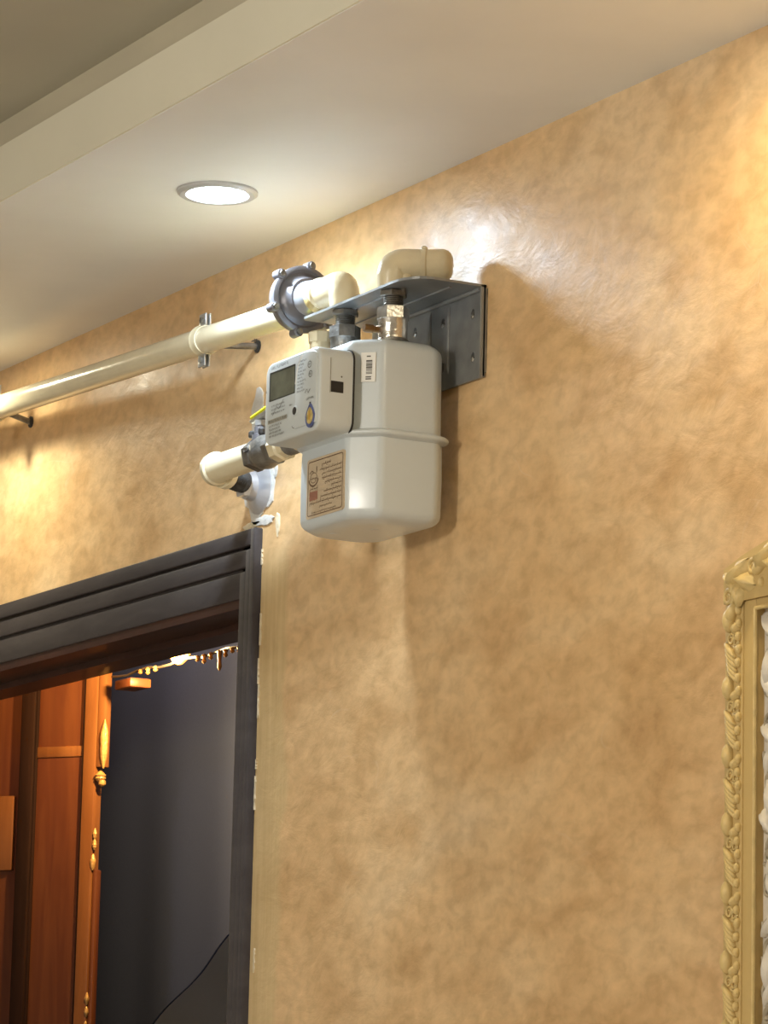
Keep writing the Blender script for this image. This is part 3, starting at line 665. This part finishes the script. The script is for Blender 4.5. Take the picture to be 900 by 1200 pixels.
# bar-code sticker on the chamfered corner of the upper body
a = Vector((MX+HW-0.031, MY-HD)); b = Vector((MX+HW, MY-HD+0.031)); tdir = (b-a).normalized(); nrm = Vector((tdir.y, -tdir.x))
mid = (a+b)/2+tdir*0.003
def c3(off): return lambda u, z: (mid.x+tdir.x*u+nrm.x*off, mid.y+tdir.y*u+nrm.y*off, z)
def slab(bm, u0, u1, z0, z1, f0, f1):
    A, B = c3(f0), c3(f1); loft(bm, [[A(u0, z0), A(u1, z0), A(u1, z1), A(u0, z1)], [B(u0, z0), B(u1, z0), B(u1, z1), B(u0, z1)]])
bm = NB(); slab(bm, -0.0090, 0.0090, 0.0185, 0.0540, -0.003, -0.0002); bs = obj('barcode_sticker', bm, 'white', upper, smooth=False, label='white bar-code sticker')
bm = NB(); z = 0.0280; rng = random.Random(2); F = c3(0.0002)
while z < 0.0455:
    h = rng.choice((0.0008, 0.0012, 0.002)); quad(bm, F, -0.0025, 0.0050, z, z+h); z += h+rng.choice((0.0007, 0.0010))
latin = NB()
for k in range(2): quad(bm, F, -0.003, 0.004, 0.0212+0.0024*k, 0.0226+0.0024*k)
quad(bm, F, -0.002, 0.003, 0.0485, 0.0500)
latin.free(); obj('bars', bm, 'ink', bs, smooth=False, kind='stuff')

# ================================================================== inlet stub, wall flange and stop valve
st = thing('inlet_pipe', 'short cream inlet pipe with rounded end coming out of the wall', 'pipe', (-0.40, 0, -0.03))
bm = NB(); prof = [(-0.012+0.012*(1-math.cos(PI/2*i/5)), 0.020*math.sin(PI/2*i/5)) for i in range(6)]
lathe(bm, (-0.3820, VY, VZ), (1, 0, 0), prof+[(0.010, 0.0205), (0.014, 0.0185), (0.122, 0.0182)], 28); obj('barrel', bm, 'creamsm', st)
bm = NB(); lathe(bm, (-0.3820, VY, VZ), (1, 0, 0), [(-0.002, 0.0190), (0.000, 0.0222), (0.008, 0.0226), (0.012, 0.0190)], 28); obj('end_bead', bm, 'creamsm', st)
bm = NB(); prof = [(0, 0.0150)]
for i in range(7): prof += [(0.004+i*0.0045, 0.0158), (0.0062+i*0.0045, 0.0140)]
lathe(bm, (-0.3770, VY+0.012, VZ-0.006), Vector((-0.50, 1, -0.10)), prof+[(0.040, 0.0150)], 22); obj('threaded_nipple', bm, 'black', st, label='black threaded nipple')
bm = NB(); lathe(bm, (-0.3780, VY+0.010, VZ-0.006), Vector((-0.50, 1, -0.10)), [(0, 0.0185), (0.010, 0.0180), (0.012, 0.0150)], 22); obj('socket', bm, 'creamsm', st)
wf = thing('wall_flange', 'shiny round metal flange on the wall behind the inlet pipe', 'pipe flange', (-0.408, 0, -0.03))
bm = NB(); lathe(bm, (-0.408, -0.0005, -0.016), (0, -1, 0), [(0, 0.036), (0.002, 0.036), (0.006, 0.031), (0.012, 0.020), (0.022, 0.0175), (0.024, 0.0150)], 32); obj('rosette', bm, 'alul', wf)
bm = NB(); lathe(bm, (-0.4025, -0.022, -0.0150), (0, -1, 0), [(0, 0.014), (0.001, 0.0185), (0.010, 0.0185), (0.011, 0.014)], 6); obj('flange_nut', bm, 'alul', wf, smooth=False)

va = thing('stop_valve', 'dull grey stop valve with a yellow lever beside the counter box', 'valve', (-0.24, VY, VZ-0.02))
bm = NB(); lathe(bm, (-0.266, VY, VZ), (1, 0, 0), [(0, 0.0190), (0.001, 0.0215), (0.017, 0.0215), (0.018, 0.0185)], 6, phase=0.3); obj('inlet_hexagon', bm, 'darksteel', va, smooth=False)
bm = NB(); lathe(bm, (-0.252, VY, VZ), (1, 0, 0), [(0, 0.0165), (0.008, 0.0205), (0.020, 0.0225), (0.032, 0.0205), (0.044, 0.0165)], 26); obj('body', bm, 'darksteel', va)
bm = NB(); lathe(bm, (-0.212, VY, VZ), (1, 0, 0), [(0, 0.0180), (0.001, 0.0200), (0.014, 0.0200), (0.015, 0.0170)], 6, phase=0.1); obj('outlet_hexagon', bm, 'darksteel', va, smooth=False)
bm = NB(); lathe(bm, (-0.248, VY, VZ+0.016), (0, 0, 1), [(0, 0.0120), (0.008, 0.0120), (0.009, 0.0095), (0.018, 0.0095), (0.019, 0.0055), (0.030, 0.0055)], 18); obj('bonnet', bm, 'alu', va)
bm = NB(); lathe(bm, (-0.248, VY, VZ+0.036), (0, 0, 1), [(0, 0.0095), (0.007, 0.0095), (0.008, 0.007)], 6); obj('stem_nut', bm, 'galvl', va, smooth=False)
# two small seal loops of wire and the screw lugs beside the stem
for s in (-1, 1):
    bm = NB(); lathe(bm, (-0.248+0.014*s, VY-0.006, VZ+0.022), (0, 0, 1), [(0, 0.004), (0.002, 0.005), (0.007, 0.005), (0.009, 0.003)], 10); obj('screw_lug', bm, 'black', va)
bm = NB(); tube(bm, [(-0.248+0.014*math.cos(2*PI*i/16), VY-0.012+0.010*math.sin(2*PI*i/16), VZ+0.012+0.012*math.sin(2*PI*i/16)) for i in range(17)], 0.0013, 6); obj('seal_wire', bm, 'black', va)
hd = Vector((1.0, 0.0, 0.16)).normalized()
s0 = Vector((-0.266, VY, VZ+0.0440))
bm = NB(); tube(bm, [s0, s0+hd*0.05], 0.0038, 8); 
for v in bm.verts: v.co.y = VY+(v.co.y-VY)*2.4
obj('lever', bm, 'galvl', va)
bm = NB(); tube(bm, [s0+hd*0.004+Vector((0, 0, 0.003)), s0+hd*0.13+Vector((0, 0, 0.003))], 0.0045, 10)
for v in bm.verts: v.co.y = VY+(v.co.y-VY)*2.3
obj('lever_sleeve', bm, 'yellow', va, label='yellow plastic lever sleeve')
bm = NB(); lathe(bm, (-0.200, VY, VZ), (1, 0, 0), [(0, 0.0155), (0.004, 0.0195), (0.020, 0.0195), (0.022, 0.0165), (0.034, 0.0165)], 8); obj('union', bm, 'cream', va, label='cream painted union')
bm = NB(); tube(bm, [(-0.172, VY, VZ), (-0.132, VY+0.002, VZ)], 0.0128, 18); obj('tail_pipe', bm, 'cream', va)
bm = NB(); prof = [(0, 0.0118)]
for i in range(7): prof += [(0.002+i*0.004, 0.0150), (0.004+i*0.004, 0.0135)]
lathe(bm, (-0.172, VY, VZ), (1, 0, 0), prof, 18); obj('ribbed_collar', bm, 'darksteel', va)

# ================================================================== picture frame at the right
pf = thing('picture_frame', 'carved cream gold frame with white relief inside at the right edge', 'picture frame', (0.9, 0, -1.25))
GX0, GXI, GXL, GX1 = 0.722, 0.755, 0.777, 1.52
GZT, GZB = -0.272, -1.30
GX2 = GX1-(GXI-GX0)
def rail(bm, x0, x1, z0, z1, y): box(bm, x0, x1, y, -0.0005, z0, z1, 0.002)
bm = NB(); rail(bm, GX0, GXI, GZB, GZT-0.01, -0.018); obj('side_rail', bm, 'framefl', pf)
bm = NB(); rail(bm, GX1-0.035, GX1, GZB, GZT-0.01, -0.018); obj('side_rail', bm, 'framefl', pf)
bm = NB(); rail(bm, GX0, GX1, GZB-0.035, GZB, -0.018); obj('bottom_rail', bm, 'framefl', pf)
o = [(GX0, GZT-0.036), (GX1, GZT-0.036), (GX1, GZT)]
for i in range(25):
    t = i/24; x = GX1-(GX1-GX0)*t; o.append((x, GZT+0.055*math.sin(PI*t)**0.8 if 0 < t < 1 else GZT))
bm = plate(NB(), o, -0.020, -0.0005); obj('top_rail', bm, 'framefl', pf, angle=30)
for (x0, x1, z0, z1, nm) in ((GXI, GXL, GZB, GZT-0.036, 'inner_slip'), (GX1-0.061, GX1-0.035, GZB, GZT-0.036, 'inner_slip'), (GXL, GX1-0.061, GZT-0.046, GZT-0.036, 'inner_slip'), (GXL, GX1-0.061, GZB, GZB+0.026, 'inner_slip')):
    bm = NB(); box(bm, x0, x1, -0.0165, -0.0005, z0, z1, 0.0012); obj(nm, bm, 'framefl', pf)
bm = NB(); tube(bm, [(GXL, -0.0175, GZB+0.026), (GXL, -0.0175, GZT-0.046)], 0.0022, 8); obj('inner_bead', bm, 'frame', pf)
bm = NB(); tube(bm, [(GXL, -0.0175, GZT-0.046), (GX1-0.061, -0.0175, GZT-0.046)], 0.0022, 8); obj('inner_bead', bm, 'frame', pf)
bm = NB(); box(bm, GXL-0.001, GX1-0.06, -0.006, -0.0005, GZB+0.02, GZT-0.044); pan = obj('relief_panel', bm, 'relief', pf, smooth=False)
rng = random.Random(9)
def leafmesh(name, ln, wd, ht, ridges=3):
    """a small carved acanthus leaf lying in x,z, rising towards -y"""
    bm = NB(); n, k = 9, 7; g = []
    for i in range(n):
        t = i/(n-1); w_ = wd*math.sin(PI*min(1, t*0.93+0.06))**0.7*(1+0.18*math.cos(t*PI*2*ridges)); row = []
        for j in range(k):
            s = -1+2*j/(k-1); h = ht*(1-s*s)*(0.35+0.65*math.sin(PI*min(1, t+0.05)))*(1+0.25*math.cos(s*PI*2.2))
            row.append(bm.verts.new((s*w_/2, -h, (t-0.5)*ln+0.10*ln*s*s)))
        g.append(row)
    for i in range(n-1):
        for j in range(k-1): bm.faces.new((g[i][j], g[i][j+1], g[i+1][j+1], g[i+1][j]))
    bmesh.ops.recalc_face_normals(bm, faces=bm.faces)
    for f in bm.faces: f.smooth = True
    me = bpy.data.meshes.new(name); bm.to_mesh(me); bm.free(); return me
def ballmesh(name, rx, ry, rz):
    bm = NB(); bmesh.ops.create_icosphere(bm, subdivisions=2, radius=1.0)
    for v in bm.verts: v.co = Vector((v.co.x*rx, v.co.y*ry, v.co.z*rz))
    for f in bm.faces: f.smooth = True
    me = bpy.data.meshes.new(name); bm.to_mesh(me); bm.free(); return me
def scrollmesh(name, r, w_):
    bm = NB(); pts = []
    for i in range(20):
        t = i/19; a = t*PI*2.9; rr = r*(1-0.72*t); pts.append((rr*math.cos(a), -0.0005, rr*math.sin(a)))
    tube(bm, pts, [w_*(1-0.4*i/19) for i in range(20)], 6)
    bmesh.ops.recalc_face_normals(bm, faces=bm.faces)
    for f in bm.faces: f.smooth = True
    me = bpy.data.meshes.new(name); bm.to_mesh(me); bm.free(); return me
def put(me, name, mt_, parent, loc, ry=0.0, s=1.0):
    if not me.materials: me.materials.append(M[mt_])
    o = bpy.data.objects.new(name, me); COL.objects.link(o); o.parent = parent
    o.location = T(loc)-Vector(parent['_org']); o.rotation_euler = (0, ry, 0); o.scale = (s, s, s)
    return o
LEAF = leafmesh('leaf', 0.030, 0.017, 0.010); LEAF2 = leafmesh('small_leaf', 0.018, 0.011, 0.009); EGG = ballmesh('egg', 0.0078, 0.0085, 0.0135)
PEARL = ballmesh('pearl', 0.0038, 0.005, 0.0055); SCR = scrollmesh('scroll', 0.0085, 0.0024)
RIDGE = ballmesh('ridge', 0.0030, 0.0065, 0.0145)
PER = 0.0700
def carve(cx, cz, along, s=1.0):
    """one repeat of the carving; along: 'z' down the side rails or 'x' along the top and bottom"""
    def q(u, v): return (cx+u, -0.0185, cz+v) if along == 'z' else (cx+v, -0.0195, cz-u)
    r0 = 0 if along == 'z' else PI/2
    put(EGG, 'egg', 'frame', pf, q(-0.0065, 0.021), r0)
    put(SCR, 'scroll', 'frame', pf, q(-0.003, 0.001), r0+0.4, 0.8)
    put(SCR, 'scroll', 'frame', pf, q(0.006, -0.003), r0+2.4, 0.7)
    for k in range(6): put(RIDGE, 'ridge', 'frame', pf, q(-0.004+0.001*k, -0.010-0.0052*k), r0-0.80, 0.95-0.03*(k % 2))
    put(LEAF2, 'small_leaf', 'frame', pf, q(0.008, 0.012), r0+0.4, 0.8)
    for k in range(5): put(PEARL, 'pearl', 'frame', pf, q(0.0105+0.0012*(k % 2), 0.030-0.0135*k), r0)
XC = (GX0+GXI)/2
z = GZT-0.075
while z > GZB: carve(XC, z, 'z'); z -= PER
z = GZT-0.075
while z > GZB: carve(GX1-0.0175, z, 'z'); z -= PER*2
# crest carving along the arched top
x = GX0+0.030
k = 0
while x < GX1-0.02:
    t = (x-GX0)/(GX1-GX0); zc = GZT-0.017+0.055*max(0, math.sin(PI*t))**0.8
    put(LEAF, 'leaf', 'frame', pf, (x, -0.0195, zc), 0.9, 1.25); put(LEAF, 'leaf', 'frame', pf, (x+0.012, -0.0195, zc-0.010), 1.9, 1.1)
    put(SCR, 'scroll', 'frame', pf, (x+0.024, -0.0195, zc+0.004), 0.5, 1.1)
    put(EGG, 'egg', 'frame', pf, (x+0.036, -0.0195, zc+0.002), 1.1, 0.9); put(PEARL, 'pearl', 'frame', pf, (x+0.040, -0.0195, zc-0.014)); put(LEAF2, 'small_leaf', 'frame', pf, (x+0.044, -0.0195, zc+0.012), 1.2, 1.2)
    x += 0.052
for i in range(5):
    put(LEAF, 'leaf', 'frame', pf, (GX0+0.012+0.005*i, -0.0195, GZT-0.012-0.005*i), -0.9+0.28*i, 0.75)
put(SCR, 'scroll', 'frame', pf, (GX0+0.010, -0.0195, GZT-0.030), 1.0, 1.2); put(EGG, 'egg', 'frame', pf, (GX0+0.016, -0.0195, GZT-0.047), 0.5, 0.9)
# white relief foliage inside
RL = leafmesh('relief_leaf', 0.045, 0.020, 0.010, 4); RS = scrollmesh('relief_scroll', 0.016, 0.004)
z = GZT-0.066
while z > GZB+0.04:
    for dx in (0.016, 0.040, 0.066):
        put(RL, 'relief_leaf', 'relief', pan, (GXL+dx+rng.uniform(-0.004, 0.004), -0.0058, z+rng.uniform(-0.01, 0.01)), rng.uniform(-1.1, 1.1), rng.uniform(0.7, 1.1))
    put(RS, 'relief_scroll', 'reliefdk', pan, (GXL+0.014+rng.uniform(0, 0.02), -0.0065, z-0.022), rng.uniform(0, 6.28), rng.uniform(0.7, 1.0))
    put(RS, 'relief_scroll', 'reliefdk', pan, (GXL+0.012, -0.0075, z+0.004), rng.uniform(0, 6.28), 0.6)
    z -= 0.034

# ================================================================== next room: open door leaf, curtain, light string
hx, hy, fx, fy = -2.300, 0.135, -1.862, 0.420
dl = thing('door_leaf', 'reddish brown panelled wooden door leaf standing open beyond the doorway', 'door', (hx, hy, -Z0))
dd = Vector((fx-hx, fy-hy, 0)); LW = dd.length; dd.normalize(); dn = Vector((dd.y, -dd.x, 0))   # dn points to the camera side
def leafbox(u0, u1, d0, d1, z0, z1, bev=0.0):
    bm = NB(); box(bm, u0, u1, d0, d1, z0, z1, bev)
    for v in bm.verts:
        u, d, zz = v.co; p = Vector((hx, hy, 0))+dd*u+dn*d; v.co = (p.x, p.y, zz)
    return bm
LT = -0.03
PXM = LW
# measured along the leaf from the free edge
obj('panel', leafbox(LW-0.128, LW-0.026, -0.012, -0.004, -Z0+0.02, LT-0.02), 'redwood', dl, smooth=False, label='long varnished panel')
obj('stile', leafbox(LW-0.026, LW-0.001, -0.02, 0.004, -Z0+0.01, LT, 0.002), 'redwood2', dl)
obj('stile', leafbox(LW-0.156, LW-0.128, -0.02, 0.008, -Z0+0.01, LT, 0.003), 'darkstile', dl, label='nearly black upright')
obj('panel', leafbox(0.03, LW-0.156, -0.012, -0.004, -Z0+0.02, LT-0.02), 'redwood', dl, smooth=False)
obj('stile', leafbox(0.0, 0.03, -0.02, 0.004, -Z0+0.01, LT, 0.002), 'redwood2', dl)
obj('rail', leafbox(LW-0.128, LW-0.026, -0.012, -0.001, -0.225, -0.206, 0.002), 'redwood2', dl)
obj('raised_field', leafbox(0.06, LW-0.166, -0.006, 0.004, -0.42, -0.29, 0.003), 'redwood2', dl)
obj('moulding', leafbox(LW-0.131, LW-0.124, -0.004, 0.003, -Z0+0.02, LT-0.02, 0.001), 'darkstile', dl); obj('moulding', leafbox(LW-0.030, LW-0.0255, -0.004, 0.002, -Z0+0.02, LT-0.02, 0.001), 'darkstile', dl)
# carved worn strip along the free edge
rng = random.Random(21)
def edgepiece(u, z, r, h, mt_='gild'):
    p = Vector((hx, hy, 0))+dd*u+dn*0.002
    bm = NB(); lathe(bm, (p.x, p.y, z-h/2), (0, 0, 1), [(h*i/8, max(0.0012, r*math.sin(PI*i/8)**0.6*(1+rng.uniform(-0.15, 0.15)))) for i in range(9)], 10)
    obj('carved_boss', bm, mt_, dl)
obj('edge_strip', leafbox(LW-0.001, LW+0.016, -0.016, 0.002, -0.245, LT, 0.003), 'redwood2', dl)
obj('edge_strip', leafbox(LW-0.001, LW+0.008, -0.016, 0.000, -Z0+0.01, -0.42, 0.003), 'redwood', dl)
for (u, z, r, h) in ((LW+0.015, -0.205, 0.007, 0.085), (LW+0.010, -0.262, 0.010, 0.022), (LW+0.014, -0.272, 0.007, 0.014), (LW+0.003, -0.360, 0.004, 0.02), (LW+0.003, -0.378, 0.004, 0.018), (LW+0.001, -0.408, 0.005, 0.028),
                     (LW-0.001, -0.640, 0.004, 0.022), (LW-0.001, -0.662, 0.004, 0.018), (LW-0.002, -0.682, 0.003, 0.01)):
    edgepiece(u, z, r, h)

# curtain, drawn up at its lower right
def curtain():
    bm = NB(); nx, nz = 80, 24; x0, x1, z1 = -2.75, -1.30, 0.06; g = []
    for i in range(nx+1):
        x = x0+(x1-x0)*i/nx; col = []
        zl = -0.667+0.49*(x+2.197) if x > -2.30 else -0.717-1.5*min(1.0, (-2.30-x)/0.12)
        zl = min(zl, -0.40); zl = max(zl, -Z0+0.02)
        for j in range(nz+1):
            t = j/nz; z = z1+(zl-z1)*t
            col.append(bm.verts.new((x, 0.70+0.005*math.sin(x*24)*(0.4+0.6*t), z)))
        g.append(col)
    for i in range(nx):
        for j in range(nz): bm.faces.new((g[i][j], g[i+1][j], g[i+1][j+1], g[i][j+1]))
    r = bmesh.ops.extrude_face_region(bm, geom=list(bm.faces))
    for v in [e for e in r['geom'] if isinstance(e, bmesh.types.BMVert)]: v.co.y += 0.004
    return bm
cu = thing('curtain', 'flat dark blue grey curtain filling the doorway, cut off diagonally at lower right', 'curtain', (-1.9, 0.70, -Z0))
obj('cloth', curtain(), 'curtain', cu)
bm = NB(); tube(bm, [(-3.1, 0.690, 0.066), (-0.6, 0.690, 0.066)], 0.007, 10); obj('rail', bm, 'lining', cu)
# string of small lamps along the curtain top
ls = thing('light_string', 'string of small gilt lamps with one glowing amber bulb at the top of the curtain', 'light string', (-1.5, 0.44, -0.10))
pts = [(-1.92+0.043*i, 0.44, -0.088+0.003*math.sin(i*1.7)) for i in range(20)]
bm = NB(); tube(bm, pts, 0.0022, 8); obj('cable', bm, 'cable', ls)
BU = Vector((-1.572, 0.440, -0.081))
bm = NB(); lathe(bm, BU+Vector((-0.022, -0.004, -0.003)), Vector((1, 0.1, 0.12)), [(0, 0.002), (0.004, 0.009), (0.014, 0.0125), (0.026, 0.010), (0.036, 0.005), (0.046, 0.003)], 18); obj('glowing_bulb', bm, 'e_bulb', ls, label='glowing amber bulb')
rng = random.Random(4)
for (x, ln) in ((-1.635, 0.010), (-1.61, 0.016), (-1.585, 0.012), (-1.552, 0.034), (-1.53, 0.014), (-1.505, 0.010), (-1.48, 0.012), (-1.455, 0.012), (-1.86, 0.008), (-1.83, 0.012), (-1.80, 0.010)):
    bm = NB(); lathe(bm, (x+0.128, 0.437, -0.087), (0.05, 0, -1), [(0, 0.002), (0.003, 0.0045), (ln*0.5, 0.0028), (ln*0.8, 0.0042), (ln, 0.001)], 8); obj('small_lamp', bm, 'dimgild', ls)
bm = NB(); box(bm, -1.80, -1.735, 0.42, 0.46, -0.117, -0.101, 0.003); obj('lit_wood_standin', bm, 'redwood', ls)  # added block, stands in for a lit bit of wood under the head
ld = bpy.data.lights.new('bulb_light', 'POINT'); lo = bpy.data.objects.new('bulb_light', ld); COL.objects.link(lo)
lo.location = T(BU+Vector((0, -0.035, -0.012)))-T((-1.5, 0.44, -0.10)); lo.parent = ls
ld.energy = P_BULB; ld.color = (1.0, 0.68, 0.26); ld.shadow_soft_size = 0.012

# unseen lamp added in the next room to light the curtain
nl = thing('curtain_fill_lamp', 'added flush lamp lighting the curtain, unseen behind the door head', 'ceiling lamp', (-2.05, 0.56, UP))
bm = NB(); lathe(bm, (-2.05, 0.56, UP), (0, 0, -1), [(0, 0.09), (0.015, 0.09), (0.018, 0.08)], 24); obj('base', bm, 'lampring', nl)
bm = NB(); lathe(bm, (-2.05, 0.56, UP-0.015), (0, 0, -1), [(0, 0.078), (0.02, 0.07), (0.035, 0.04), (0.04, 0.001)], 24); obj('shade', bm, emis('curtain_fill_glow', (0.8, 0.86, 1.0), 1.0), nl)
ld = bpy.data.lights.new('curtain_fill_light', 'POINT'); lo = bpy.data.objects.new('curtain_fill_light', ld); COL.objects.link(lo)
lo.location = (0, 0, -0.12); lo.parent = nl
ld.energy = P_NEXT_FILL; ld.color = (0.80, 0.86, 1.0); ld.shadow_soft_size = 0.06

for o in bpy.data.objects:
    if '_org' in o: del o['_org']
